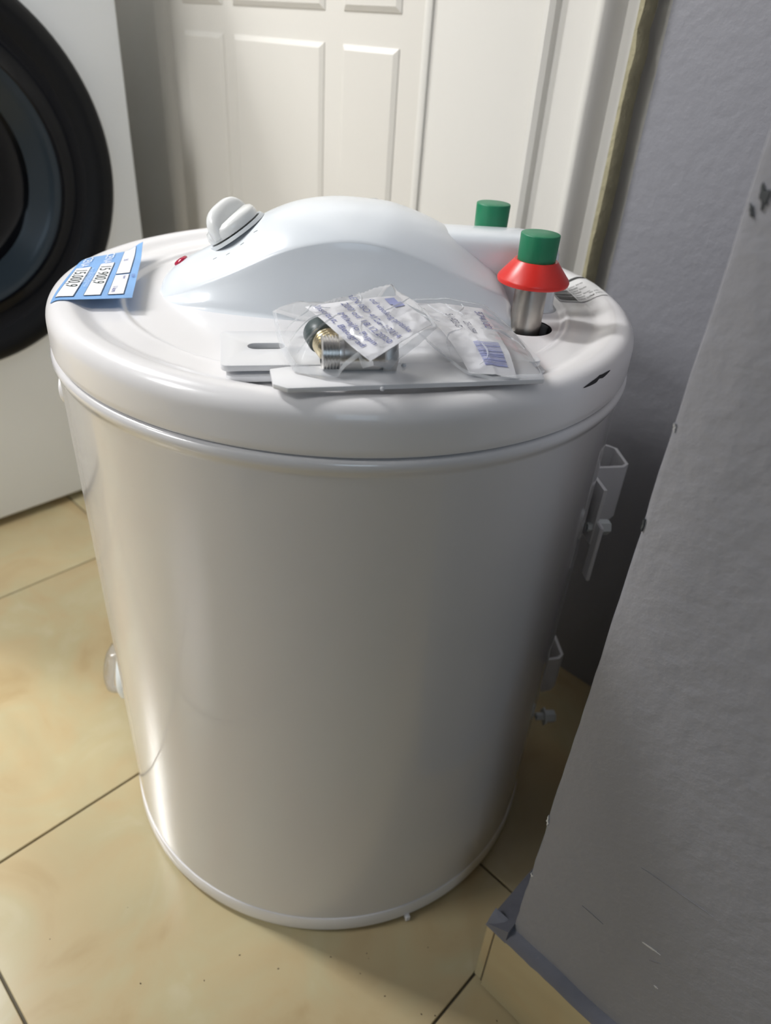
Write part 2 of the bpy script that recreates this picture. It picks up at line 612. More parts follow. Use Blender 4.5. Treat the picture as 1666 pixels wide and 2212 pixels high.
def caulk():
    rows = []
    for k in range(90):
        s = 0.2580 + 1.05 * (k / 89) ** 1.5
        j = noise.noise(Vector((s * 40, 1, 0))) * 0.0022 + noise.noise(Vector((s * 130, 5, 0))) * 0.0010
        j2 = noise.noise(Vector((s * 28, 9, 0))) * 0.002
        rows.append([RP(-0.0822, s, 0.0835 + j), RP(-0.0820, s, 0.0855 + j), RP(-0.0800, s, 0.0895 + j2), RP(-0.0762, s, 0.0935 + j2), RP(PD + 0.002, s, 0.0950 + j2),
                     RP(PD + 0.002, s, 0.0820)])
    vs = [v for r in rows for v in r]
    n = 6
    fs = []
    for i in range(len(rows) - 1):
        for k in range(n):
            k2 = (k + 1) % n
            fs.append((i * n + k, i * n + k2, (i + 1) * n + k2, (i + 1) * n + k))
    fs.append(tuple(range(n)))
    o = pyd('caulk', vs, fs, M['greydark'], baseboard, 40)
    o.matrix_parent_inverse = Matrix.Translation(Vector(baseboard.location)).inverted()
    # returning around the corner, on top of the side tile
    rows = []
    for k in range(40):
        d = -0.082 + 0.33 * (k / 39) ** 1.4
        j = noise.noise(Vector((d * 40, 21, 0))) * 0.002
        rows.append([RP(d, 0.2572, 0.0835 + j), RP(d, 0.2590, 0.0870 + j), RP(d, 0.2660, 0.0920 + j), RP(d, 0.2755, 0.0990 + j), RP(d, 0.2755, 0.082)])
    vs = [v for r in rows for v in r]
    n = 5
    fs = []
    for i in range(len(rows) - 1):
        for k in range(n):
            k2 = (k + 1) % n
            fs.append((i * n + k, i * n + k2, (i + 1) * n + k2, (i + 1) * n + k))
    fs += [tuple(range(n)), tuple(range(len(vs) - n, len(vs)))]
    o = pyd('caulk', vs, fs, M['greydark'], baseboard, 40)
    o.matrix_parent_inverse = Matrix.Translation(Vector(baseboard.location)).inverted()


caulk()


# ---- door: leaf with raised panels, bead, flat jamb, profiled casing
def profile_s(name, prof, z0, z1, material, parent=None, smooth=40):
    """vertical extrusion of a (s, d) profile polygon"""
    n = len(prof)
    vs = [RP(d, s, z0) for s, d in prof] + [RP(d, s, z1) for s, d in prof]
    fs = [(k, (k + 1) % n, n + (k + 1) % n, n + k) for k in range(n)] + [tuple(range(n)), tuple(range(n, 2 * n))]
    return pyd(name, vs, fs, material, parent, smooth)


door = tag(profile_s('door_1', [(-0.83, 0.275), (-0.83, 0.253), (-0.655, 0.253), (-0.650, 0.249), (-0.642, 0.2475), (-0.630, 0.2475), (-0.622, 0.250), (-0.618, 0.2545), (-0.176, 0.2545), (-0.176, 0.275)],
                     0.006, 2.02, M['door']), kind='structure')


def panel(s0, s1, z0, z1):
    bm = bmesh.new()
    D = 0.2546
    def ring(i, d):
        return [bm.verts.new(RP(d, *q)) for q in ((s0 + i, z0 + i), (s1 - i, z0 + i), (s1 - i, z1 - i), (s0 + i, z1 - i))]
    rs = [ring(0, D), ring(0.0005, D - 0.0012), ring(0.0055, D - 0.0040), ring(0.010, D - 0.0040)]
    for a, b in zip(rs, rs[1:]):
        for k in range(4):
            bm.faces.new((a[k], a[(k + 1) % 4], b[(k + 1) % 4], b[k]))
    bm.faces.new(rs[-1])
    bmesh.ops.recalc_face_normals(bm, faces=bm.faces)
    return from_bm('panel', bm, M['door'], door)


for (z0, z1) in ((0.16, 0.6185), (0.6465, 1.15), (1.18, 1.9)):
    for (s0, s1) in ((-0.586, -0.5000), (-0.4790, -0.3160), (-0.2870, -0.2050)):
        panel(s0, s1, z0, z1)
# small stop bead between leaf and jamb, flat jamb, casing
tag(profile_s('trim_1', [(-0.1755, 0.262), (-0.1755, 0.2535), (-0.173, 0.2520), (-0.169, 0.2520), (-0.1665, 0.2535), (-0.1665, 0.2565), (-0.045, 0.2565), (-0.045, 0.275), (-0.1755, 0.275)],
              0, 2.06, M['trim']), kind='structure')
cas = [(-0.0425, 0.285), (-0.0425, 0.2530), (-0.0395, 0.2485), (-0.0345, 0.2475), (-0.0300, 0.2500), (-0.0280, 0.2555), (-0.0240, 0.2560), (-0.0030, 0.2545), (0.0060, 0.2510)]
for k in range(9):
    t = k / 8
    cas.append((0.0080 + 0.0200 * t, 0.2500 - 0.0065 * sin(pi * min(1, t * 1.15)) + 0.012 * t ** 3))
cas += [(0.0330, 0.2590), (0.0400, 0.2600), (0.0400, 0.285)]
tag(profile_s('trim_2', cas, 0, 2.10, M['trim']), kind='structure')


def foam():
    vs, n = [], 5
    N = 160
    for k in range(N + 1):
        z = 1.2 * k / N
        j = noise.noise(Vector((z * 55, 2, 4))) * 0.0020 + noise.noise(Vector((z * 16, 7, 4))) * 0.0018
        for s, d in ((0.0395, 0.272), (0.0395, 0.2585), (0.0440 + j, 0.2570), (0.0470 + j, 0.2610), (0.0470 + j, 0.272)):
            vs.append(RP(d, s, z))
    fs = []
    for k in range(N):
        for i in range(n):
            i2 = (i + 1) % n
            fs.append((k * n + i, k * n + i2, (k + 1) * n + i2, (k + 1) * n + i))
    return pyd('trim_3', vs, fs, M['foam'], None, 50)


tag(foam(), kind='structure')
# walls that close the room on the left
tag(room_box('wall_left', -0.6, WD + 0.10, -1.40, -1.30, 0, 2.6, M['darkwall']), kind='structure')

# partition added out of frame to the left to keep light off the pillar
tag(box('shade_partition', (-0.52, -1.12, 1.28), X, Y, Z, 0.20, 0.60, 1.30, M['darkwall']), kind='structure')

# ---- dirt specks on the floor tiles
specks = []
rs = random.Random(3)
pts = [(0.1035, -0.204), (0.047, -0.2285), (-0.055, -0.2215), (-0.16, -0.19)]
for k in range(16):
    pts.append((rs.uniform(-0.22, 0.16), rs.uniform(-0.30, -0.205)))
bm = bmesh.new()
for (x, y) in pts:
    r = rs.uniform(0.0003, 0.0007)
    mm = Matrix.Translation((x, y, FLOOR + r * 0.25)) @ Matrix.Rotation(rs.uniform(0, 6), 4, 'Z') @ Matrix.Diagonal((1.3, 0.8, 0.5, 1))
    bmesh.ops.create_icosphere(bm, subdivisions=1, radius=r, matrix=mm)
ds = from_bm('dirt_specks', bm, M['dirt'])
tag(ds, 'tiny dark specks of dirt scattered on the beige floor tiles', 'dirt', kind='stuff')

# ================================================================== WASHING MACHINE
WE = 0.6279            # e2 of its front face
wash = empty('washing_machine', tuple(E2 * (WE + 0.25) + E1 * (-0.085) + Z * FLOOR), 'white front-loading washing machine with black round door, left of the water heater', 'washing machine')
winv = Matrix.Translation(Vector(wash.location)).inverted()


def wp(o):
    o.parent = wash
    o.matrix_parent_inverse = winv
    return o


def WP(d, out, z):
    """washer point: d along E1, out = distance in front of the face"""
    v = E1 * d + E2 * (WE - out)
    return Vector((v.x, v.y, z))


D1, D0 = 0.1867, -0.3561  # washer position and sizes scaled about the camera like the room
wp(box('cabinet', tuple(E1 * ((D0 + D1) / 2) + E2 * (WE + 0.27) + Z * 0.4248), E1, E2, Z, (D1 - D0) / 2, 0.27, 0.4329, M['washer'], None, 0.006, 3))
for d in (D0 + 0.05, D1 - 0.05):
    for q in (0.06, 0.48):
        wp(lathe('foot', [(0, 0), (0.018, 0), (0.018, 0.008), (0.012, 0.013), (0, 0.013)], WP(d, -q, FLOOR), Z, M['black'], None, 20))
WC = (-0.0862, 0.4624)
wo = WP(WC[0], 0, WC[1])
fwd = -E2
wd = lathe('door_ring', [(0.2255, 0.0), (0.2250, 0.020), (0.2219, 0.0310), (0.2157, 0.0355), (0.2053, 0.0370), (0.1940, 0.0335), (0.1888, 0.0305), (0.1852, 0.0290)], wo, fwd, M['ring'], None, 128, 50)
wp(wd)
o = lathe('inner_ring', [(0.1857, 0.0288), (0.1775, 0.0250), (0.1672, 0.0245), (0.1568, 0.0290), (0.1532, 0.0315), (0.1512, 0.0300)], wo, fwd, M['ringgloss'], None, 128, 50)
o.parent = wash
o.matrix_parent_inverse = winv
o = lathe('glass_rim', [(0.1517, 0.0305), (0.1476, 0.0300), (0.1383, 0.0240), (0.1280, 0.0160), (0.1207, 0.0110)], wo, fwd, M['smoke'], None, 128, 50)
wp(o)
o = lathe('door_glass', [(0.1212, 0.0112), (0.1114, 0.0060), (0.0877, 0.0030), (0.0516, 0.0050), (0.0000, 0.0080)], wo, fwd, M['glassdark'], None, 96, 60)
wp(o)
wp(box('door_handle', WP(WC[0] - 0.20, 0.038, WC[1]), E1, -E2, Z, 0.010, 0.004, 0.05, M['ringgloss'], None, 0.003, 2))
wp(box('control_panel', tuple(E1 * ((D0 + D1) / 2) + E2 * (WE - 0.002) + Z * 0.79), E1, E2, Z, (D1 - D0) / 2 - 0.004, 0.006, 0.05, M['ringgloss'], None, 0.003, 2))
wp(lathe('program_dial', [(0, 0.03), (0.024, 0.03), (0.026, 0.026), (0.028, 0.006), (0.028, 0)], WP(-0.02, 0.004, 0.79), fwd, M['chrome'], None, 40))

# ================================================================== WATER HEATER
heater = empty('water_heater', (0, 0, 0), 'large white cylindrical water heater standing on the tiled floor, connections facing up', 'water heater')
# body
lathe('base_ring', [(0, -0.020), (0.160, -0.020), (0.178, -0.0188), (0.188, -0.0165), (0.1965, -0.0158), (0.1990, -0.0148), (0.1998, -0.0125), (0.1996, 0.0010), (0.1990, 0.0026), (0.1978, 0.0030)], (0, 0, 0), Z, M['lid'], heater, 160, 50)
lathe('body', [(0.1983, 0.0022), (0.1983, 0.05), (0.1983, 0.4380), (0.1990, 0.4405), (0.2003, 0.4425), (0.2010, 0.4450), (0.2008, 0.4475), (0.1995, 0.4492), (0.1970, 0.4497), (0.15, 0.4497)], (0, 0, 0), Z, M['enamel'], heater, 192, 50)
lathe('seam_gasket', [(0.1950, 0.4490), (0.1955, 0.4490), (0.1955, 0.4535), (0.1950, 0.4535)], (0, 0, 0), Z, M['black'], heater, 128)
box('drain_nub', (0.0845, -0.1810, -0.0160), (0.9, 0.42, 0), (-0.42, 0.9, 0), Z, 0.0022, 0.0030, 0.0030, M['lid'], heater, 0.0008, 2)

AX = radians(7.0)
ca, sa = cos(AX), sin(AX)


def L2W(u, v, z):
    return Vector((u * ca - v * sa, u * sa + v * ca, z))


PIPES = [(0.1220, -0.0390), (0.1000, 0.0510)]
HOLE = 0.0182


def lid_z(x, y):
    r = hypot(x, y)
    th = atan2(y, x)
    if r > 0.189:
        t = min(1, (r - 0.189) / 0.0106)
        return 0.4680 + 0.0120 * sqrt(max(0, 1 - t * t))
    z = 0.4742 + 0.0058 * sstep(0.1715, 0.187, r)
    # inner step, with a soft bead on its edge
    z -= 0.0022 * (1 - sstep(0.1500, 0.1545, r))
    z += 0.0003 * exp(-((r - 0.1555) / 0.0018) ** 2)
    return z


def build_lid():
    NT = 300
    rs_ = [0.0]
    r = 0.004
    while r < 0.1485:
        rs_.append(r)
        r += 0.0028
    rs_ += [0.1485 + 0.0009 * k for k in range(12)]
    r = rs_[-1] + 0.002
    while r < 0.187:
        rs_.append(r)
        r += 0.002
    rs_ += [0.189 + 0.0106 * sin(pi / 2 * k / 10) for k in range(11)]
    prof = [('top', q) for q in rs_] + [('side', 0.1997, 0.4640), ('side', 0.1998, 0.4560), ('side', 0.1994, 0.4520), ('side', 0.1985, 0.4507), ('side', 0.1950, 0.4505)]
    vs, row = [], []
    for p_ in prof:
        idx = []
        for k in range(NT):
            t = 2 * pi * k / NT
            if p_[0] == 'top':
                rr = p_[1]
                x, y = rr * cos(t), rr * sin(t)
                if rr == 0:
                    if k == 0:
                        vs.append((0, 0, lid_z(0, 0)))
                    idx.append(0)
                    continue
                vs.append([x, y, lid_z(x, y)])
            else:
                vs.append([p_[1] * cos(t), p_[1] * sin(t), p_[2]])
            idx.append(len(vs) - 1)
        row.append(idx)
    inside = {}
    for i, v in enumerate(vs):
        for (px, py) in PIPES:
            dx, dy = v[0] - px, v[1] - py
            q = hypot(dx, dy)
            if q < HOLE and v[2] > 0.46:
                inside[i] = (px, py, dx / max(q, 1e-6), dy / max(q, 1e-6))
    fs = []
    for A, B in zip(row, row[1:]):
        for k in range(NT):
            k2 = (k + 1) % NT
            f = (B[k], B[k2], A[k2], A[k]) if A[k] != A[k2] else (B[k], B[k2], A[k])
            if all(q in inside for q in f):
                continue
            fs.append(f)
    for i, (px, py, ux, uy) in inside.items():
        x, y = px + ux * HOLE, py + uy * HOLE
        vs[i] = (x, y, lid_z(x, y))
    used = sorted({q for f in fs for q in f})
    mp = {q: i for i, q in enumerate(used)}
    return pyd('lid', [vs[q] for q in used], [tuple(mp[q] for q in f) for f in fs], M['lid'], heater, 50)


lid = build_lid()
for (px, py) in PIPES:
    zt = lid_z(px, py)
    lathe('pipe_hole', [(HOLE + 0.0006, zt - 0.0026), (HOLE + 0.0002, zt - 0.0009), (HOLE - 0.0006, zt - 0.003), (HOLE - 0.001, 0.452), (0, 0.452)], (px, py, 0), Z, M['black'], heater, 48)  # black lining: darkness inside the hole put into the colour

# crack in the lid edge: a thin dark open sliver that follows the fillet, lip of raised plastic beside it
A_, B_ = (0.1416, -0.1385), (0.1635, -0.1140)


def crack():
    a0, a1 = atan2(A_[1], A_[0]), atan2(B_[1], B_[0])
    n = 28
    up_, lo_ = [], []
    for k in range(n + 1):
        t = k / n
        a = a0 + (a1 - a0) * t
        wdt = 0.0019 * sin(pi * t) ** 0.8 * (1 - 0.35 * exp(-((t - 0.52) / 0.07) ** 2)) + 0.00015
        zc = 0.4732 + 0.0016 * t + 0.0006 * exp(-((t - 0.55) / 0.08) ** 2)
        def on(zv):
            q = min(1, max(0, (zv - 0.468) / 0.012))
            r = 0.189 + 0.0106 * sqrt(max(0, 1 - q * q)) + 0.0004
            return (r * cos(a), r * sin(a), zv)
        up_.append(on(zc + wdt / 2))
        lo_.append(on(zc - wdt / 2))
    vs = up_ + lo_
    fs = [(k, k + 1, n + 2 + k, n + 1 + k) for k in range(n)]
    pyd('crack', vs, fs, M['black'], heater)


crack()

# ---- control cover: arched hood + block between the pipes
ZB = 0.4708
T_zr = [(-0.131, ZB), (-0.124, 0.4730), (-0.111, 0.4790), (-0.080, 0.4945), (-0.041, 0.5135), (-0.010, 0.5203), (0.016, 0.5192), (0.040, 0.5125), (0.0645, 0.5035), (0.090, 0.4940), (0.102, 0.4890), (0.1085, 0.479), (0.1105, ZB)]
T_zc = [(-0.131, ZB), (-0.127, 0.4800), (-0.117, 0.4895), (-0.100, 0.4990), (-0.080, 0.5090), (-0.062, 0.5215), (-0.038, 0.5318), (-0.013, 0.5362), (0.012, 0.5360), (0.031, 0.5340), (0.063, 0.5230), (0.090, 0.5060), (0.102, 0.4960), (0.1085, 0.4830), (0.1105, ZB)]
T_w = [(-0.131, 0.006), (-0.127, 0.016), (-0.120, 0.0240), (-0.110, 0.0315), (-0.095, 0.0375), (-0.070, 0.0440), (-0.040, 0.0490), (0.0, 0.0510), (0.050, 0.0510), (0.090, 0.0500), (0.1105, 0.0490)]


def cover():
    us = []
    u = -0.131
    while u < 0.1105:
        us.append(u)
        u += 0.0008 if (u < -0.118 or u > 0.098) else 0.0026
    us.append(0.1105)
    vs, n = [], None
    for u in us:
        zr, zc, wv = smooth_interp(T_zr, u), smooth_interp(T_zc, u), smooth_interp(T_w, u)
        zr = max(zr, ZB)
        zc = max(zc, zr)
        h = zr - ZB
        sec = []
        # near wall: fillet at the foot, near-vertical wall, rounded ridge
        fo = min(0.006, h * 0.35)
        sec.append((-(wv + 0.006 + fo), ZB - 0.0004))
        for k in range(1, 6):
            t = k / 5
            sec.append((-(wv + 0.006 + fo * (1 - sin(t * pi / 2))), ZB + fo * (1 - cos(t * pi / 2))))
        for k in range(1, 6):
            t = k / 6
            sec.append((-(wv + 0.006 * (1 - t) ** 1.3), ZB + fo + (h - fo) * t * 0.93))
        crown = lambda v: zr + (zc - zr) * max(0, 1 - abs(v / wv) ** 2.1)
        ri = min(0.0022, h * 0.3)
        for k in range(5):
            t = (k + 0.5) / 5
            v = -(wv - ri * (1 - cos(t * pi / 2)))
            sec.append((v, zr - ri * 0.55 * (1 - sin(t * pi / 2)) + (crown(v) - zr)))
        for k in range(1, 34):
            v = (-wv + ri) + (2 * wv - 2 * ri) * k / 34
            z = crown(v)
            # far side: shallow groove inside a thin outer rim
            f = v / wv
            z -= min(0.0035, 0.12 * h) * (sstep(0.52, 0.60, f) - sstep(0.72, 0.86, f)) if f > 0.4 else 0
            sec.append((v, z))
        m = sec[:16]
        for v, z in reversed(m):
            sec.append((-v, z))
        n = len(sec)
        vs += [L2W(u, v, z) for v, z in sec]
    fs = []
    for i in range(len(us) - 1):
        for k in range(n - 1):
            fs.append((i * n + k, i * n + k + 1, (i + 1) * n + k + 1, (i + 1) * n + k))
    # block between the pipes
    b = len(vs)
    N = 48
    def outline(g):
        out = []
        for k in range(N):
            t = -pi / 2 + pi * k / (N - 1)
            ex = 0.55
            c_, s_ = cos(t), sin(t)
            out.append((0.120 + (0.0275 + g) * abs(c_) ** ex, (0.0235 + g) * (abs(s_) ** ex) * (1 if s_ > 0 else -1)))
        return [(0.045, -(0.0235 + g))] + out + [(0.045, 0.0235 + g)]
    lev = [(0.0035, ZB - 0.0004), (0.0012, ZB + 0.0012), (0.0, ZB + 0.004), (-0.0012, 0.500), (-0.0020, 0.5120), (-0.0035, 0.5165), (-0.0062, 0.5195), (-0.0100, 0.5210), (-0.0160, 0.5218), (-0.0220, 0.5222)]
    m_ = N + 2
    for g, z in lev:
        for u, v in outline(g):
            dz = 0.0035 * sstep(0.11, 0.150, u) * (z - ZB) / 0.05
            vs.append(L2W(u, v, z - dz))
    for i in range(len(lev) - 1):
        for k in range(m_ - 1):
            fs.append((b + i * m_ + k, b + i * m_ + k + 1, b + (i + 1) * m_ + k + 1, b + (i + 1) * m_ + k))
    t0 = b + (len(lev) - 1) * m_
    fs += [(t0 + k, t0 + k + 1, t0 + m_ - 2 - k, t0 + m_ - 1 - k) for k in range(m_ // 2 - 1)]
    return pyd('control_cover', vs, fs, M['cover'], heater, 55)


cover_o = cover()
# dark joint line where the block meets the lid
jl = []
for k in range(40):
    t = -pi / 2 + pi * k / 39
    c_, s_ = cos(t), sin(t)
    jl.append((0.120 + 0.031 * abs(c_) ** 0.55, 0.027 * (abs(s_) ** 0.55) * (1 if s_ > 0 else -1)))
jl = [(0.100, -0.027)] + jl + [(0.100, 0.027)]
vs, fs = [], []
for u, v in jl:
    k = 0.965
    vs += [L2W(u, v, 0.4716), L2W(0.1 + (u - 0.1) * k, v * k, 0.4724)]
for i in range(len(jl) - 1):
    fs.append((2 * i, 2 * i + 1, 2 * i + 3, 2 * i + 2))
pyd('cover_joint', vs, fs, M['shade'], cover_o)


def surf(u, v):
    zr, zc, wv = smooth_interp(T_zr, u), smooth_interp(T_zc, u), smooth_interp(T_w, u)
    return zr + (zc - zr) * max(0, 1 - abs(v / wv) ** 2.1)


def surf_frame(u, v):
    e = 0.004
    p0 = L2W(u, v, surf(u, v))
    tu = (L2W(u + e, v, surf(u + e, v)) - L2W(u - e, v, surf(u - e, v))).normalized()
    tv = (L2W(u, v + e, surf(u, v + e)) - L2W(u, v - e, surf(u, v - e))).normalized()
    nrm = tu.cross(tv).normalized()
    return p0, tu, nrm.cross(tu).normalized(), nrm


# knob
p0, tu, tv, nn = surf_frame(-0.0765, 0.001)
p0 = p0 + nn * 0.0008
lathe('knob_recess_shade', [(0, 0.0008), (0.0195, 0.0008), (0.0202, 0.0012), (0.0210, 0.0012), (0.0222, -0.001)], p0, nn, M['recess'], cover_o, 48)  # grey disc on the surface, painted in for the shade of the recess
knob = lathe('knob', [(0, 0.0095), (0.0150, 0.0092), (0.0178, 0.0080), (0.0190, 0.0060), (0.0193, 0.0035), (0.0188, 0.0012), (0, 0.0012)], p0 + nn * 0.0008, nn, M['knob'], cover_o, 56, 60)


def grip():
    ang = radians(58)
    gx = tu * cos(ang) + tv * sin(ang)
    gy = nn.cross(gx)
    vs, fs, N, K = [], [], 22, 20
    for i in range(N + 1):
        t = -1 + 2 * i / N
        hw = 0.0075 * sqrt(max(0, 1 - abs(t) ** 4)) * (1 - 0.25 * (1 - t * t)) + 0.0002
        hh = 0.0165 * (max(0, 1 - abs(t) ** 3.2)) ** 0.5 + 0.0002
        for k in range(K):
            a = 2 * pi * k / K
            ca_, sa_ = cos(a), sin(a)
            vs.append(p0 + nn * (0.004 + max(-0.002, hh * (abs(sa_) ** 0.7) * (1 if sa_ > 0 else -0.1))) + gx * (0.0205 * t) + gy * (hw * (abs(ca_) ** 0.8) * (1 if ca_ > 0 else -1)))
    for i in range(N):
        for k in range(K):
            fs.append((i * K + k, i * K + (k + 1) % K, (i + 1) * K + (k + 1) % K, (i + 1) * K + k))
    fs += [tuple(range(K)), tuple(range(N * K, N * K + K))]
    o = pyd('grip', vs, fs, M['knob'], knob, 70)


grip()
# scale marks by the knob
for k in range(4):
    a = radians(-118 + 20 * k)
    q = p0 + (tu * cos(a) + tv * sin(a)) * 0.027
    q2 = surf_frame(-0.0765 + 0.027 * cos(a), 0.001 + 0.027 * sin(a))
    box('scale_mark', q2[0] + q2[3] * 0.0001, q2[1], q2[2], q2[3], 0.0014, 0.0002, 0.0002, M['recess'], cover_o)
# indicator lamp
q0, qu, qv, qn = surf_frame(-0.1155, 0.002)
o = lathe('indicator_light', [(0.0, 0.0013), (0.0025, 0.0012), (0.0045, 0.0007), (0.0052, 0.0), (0.0052, -0.001)], q0 + qn * 0.0006, qn, M['redlens'], cover_o, 32, 60)
o['label'] = 'red indicator light'
# screw cover mark on the crown
q0, qu, qv, qn = surf_frame(0.0170, 0.020)
o = lathe('screw_hole', [(0, 0.0003), (0.0022, 0.0003), (0.0024, -0.001)], q0, qn, M['shade'], cover_o, 20, 60)

# ---- pipes
for i, (px, py) in enumerate(PIPES):
    pipe = lathe('water_pipe', [(0.0075, 0.4525), (0.0104, 0.4525), (0.0104, 0.5225), (0.0098, 0.5235), (0.0075, 0.5235)], (px, py, 0), Z, M['steel'], heater, 48, 40)
    lathe('pipe_cap', [(0.0100, 0.5140), (0.0117, 0.5140), (0.0121, 0.5160), (0.0124, 0.5310), (0.0122, 0.5316), (0.0119, 0.5318), (0, 0.5318)], (px, py, 0), Z, M['green'], pipe, 56, 40)
    if i == 0:
        o = lathe('cone_gasket', [(0.0107, 0.5155), (0.0136, 0.5158), (0.0143, 0.5150), (0.0226, 0.5050), (0.0232, 0.5035), (0.0228, 0.5018), (0.0215, 0.5020), (0.0126, 0.5120), (0.0107, 0.5120), (0.0107, 0.5155)], (px, py, 0), Z, M['red'], pipe, 64, 40)
        o['label'] = 'red cone-shaped gasket'

# ---- thermometer gauge and badge at the front (left) of the body
ga = radians(186)
gd = Vector((cos(ga), sin(ga), 0))
gauge = lathe('thermometer', [(0, -0.002), (0.0305, -0.002), (0.0310, 0.005), (0.0300, 0.0095), (0.0275, 0.0115), (0.0255, 0.0110), (0.0250, 0.0085), (0, 0.0085)], gd * 0.1955 + Z * 0.098, gd, M['bolt'], heater, 64, 40)
lathe('dial_face', [(0, 0.0092), (0.0240, 0.0092), (0.0240, 0.008)], gd * 0.1955 + Z * 0.098, gd, M['paper'], gauge, 48)
lathe('lens', [(0.0250, 0.0108), (0.0250, 0.0180), (0.0235, 0.0225), (0.0180, 0.0255), (0.0090, 0.0270), (0, 0.0274)], gd * 0.1955 + Z * 0.098, gd, M['film'], gauge, 48, 60)
box('pointer', gd * 0.2088 + Z * 0.101, gd, Vector((-gd.y, gd.x, 0)), Z, 0.0006, 0.001, 0.010, M['red'], gauge)
ba = radians(187)
bd = Vector((cos(ba), sin(ba), 0))
bt = Vector((-bd.y, bd.x, 0))
prism('badge', [(0.030 * cos(2 * pi * k / 40), 0.0165 * sin(2 * pi * k / 40)) for k in range(40)], bd * 0.1965 + Z * 0.404, bt, Z, bd, 0.0065, M['lid'], heater, 0.0012)


# ---- wall brackets at the back (right) of the body
def mount(z0, z1, a_deg, scale):
    a = radians(a_deg)
    n_ = Vector((cos(a), sin(a), 0))
    t_ = Vector((-sin(a), cos(a), 0))
    th = 0.0028
    out = 0.0360 * scale
    # plan of the hat section (t along the body, n outwards)
    pts = [(-0.056, 0.003), (-0.030, 0.0015), (-0.022, 0.004), (-0.0185, 0.010), (-0.0165, out - 0.004), (-0.013, out), (0.013, out), (0.0165, out - 0.004), (0.030, 0.006), (0.036, 0.0015)]
    if scale < 1:
        pts = pts[1:]
    bm = bmesh.new()
    def nrm(i):
        p, q = Vector(pts[max(0, i - 1)]), Vector(pts[min(len(pts) - 1, i + 1)])
        d = (q - p).normalized()
        return Vector((-d.y, d.x))
    prof = [Vector(p) for p in pts] + [Vector(pts[i]) + nrm(i) * th for i in range(len(pts) - 1, -1, -1)]
    lo = [bm.verts.new(n_ * (0.1985 + q.y) + t_ * q.x + Z * z0) for q in prof]
    hi = [bm.verts.new(n_ * (0.1985 + q.y) + t_ * q.x + Z * z1) for q in prof]
    k = len(prof)
    for i in range(k):
        bm.faces.new((lo[i], lo[(i + 1) % k], hi[(i + 1) % k], hi[i]))
    h = len(pts)
    for i in range(h - 1):
        for ring in (lo, hi):
            bm.faces.new((ring[i], ring[i + 1], ring[k - 2 - i], ring[k - 1 - i]))
    bmesh.ops.recalc_face_normals(bm, faces=bm.faces)
    o = from_bm('mounting_bracket', bm, M['bracket'], heater, 40)
    bz = z0 + (0.014 if scale == 1 else -0.002)
    c = n_ * 0.2015 + t_ * -0.0510 + Z * bz
    lathe('bolt', [(0, 0.0150), (0.0055, 0.0150), (0.0064, 0.0135), (0.0064, 0.0055), (0.0090, 0.0050), (0.0090, 0.0035), (0.004, 0.0035), (0.004, -0.004)], c, n_, M['bolt'], o, 6, 30)
    if scale == 1:
        box('strap', n_ * 0.2040 + t_ * -0.060 + Z * (z0 - 0.004), n_, t_, Z, 0.0016, 0.006, 0.027, M['bracket'], o, 0.001, 1)
    return o


mount(0.293, 0.345, 7, 1)
mount(0.080, 0.125, 7, 0.72)


# ---- barcode sticker on the lid, right
def stk(x, y):
    """sticker coordinates in metres (x to the right / back, y away) -> lid surface"""
    o = Vector((0.1530, 0.0170))
    a = radians(8)
    ex, ey = Vector((cos(a), sin(a))), Vector((-sin(a), cos(a)))
    q = o + ex * x + ey * y
    return (q.x, q.y, lid_z(q.x, q.y) + 0.0005)


def up3(fn, h):
    def g(x, y):
        p = fn(x, y)
        return (p[0], p[1], p[2] + h)
    return g


sticker = grid('barcode_label', lambda a, b: Vector(stk(0.036 * a + 0.001, 0.050 * b - 0.001)), 24, 28, M['sticker'], heater, 60)
items = []
rb = random.Random(5)
yy = 0.002
while yy < 0.026:
    wd_ = rb.choice((0.0004, 0.0007, 0.0011))
    items.append(rect2(0.0015, yy, 0.0150, yy + wd_, 6, 1))
    yy += wd_ + rb.choice((0.0004, 0.0007))
items += [rect2(0.0025, 0.0006, 0.0150, 0.0011, 6, 1), rect2(0.0148, 0.0006, 0.0152, 0.0180, 1, 8)]
for k in range(7):
    items.append(shift(text_2d('8600', 0.0032), 0.0165 + 0.0, 0.003 + 0.0045 * k) if k % 2 else shift(text_2d('230V 2kW', 0.0026), 0.0165, 0.003 + 0.0045 * k))
items.append(shift(text_2d('0,6 MPa', 0.0028), 0.025, 0.004))
items.append(shift(text_2d('50 Hz', 0.0028), 0.026, 0.009))
items += [rect2(0.002, 0.0305 + 0.0028 * k, 0.002 + rb.uniform(0.006, 0.013), 0.0312 + 0.0028 * k, 6, 1) for k in range(5)]
decal('barcode', items, up3(stk, 0.00025), M['stickerink'], sticker)
decal('print_block', [rect2(0.020, 0.0405, 0.033, 0.0440, 8, 2)], up3(stk, 0.00025), M['black_ink'], sticker)

# ================================================================== PRICE TAG
TB, TA, TC, TD = Vector((-0.1935, 0.0090)), Vector((-0.1765, -0.0835)), Vector((-0.1610, 0.0470)), Vector((-0.1300, -0.0705))
tagroot = empty('price_tag', (-0.165, -0.02, 0.481), 'blue and white price tag lying on the left rim of the water heater lid', 'price tag')
tinv = Matrix.Translation(Vector(tagroot.location)).inverted()
TW, THH = 0.100, 0.050


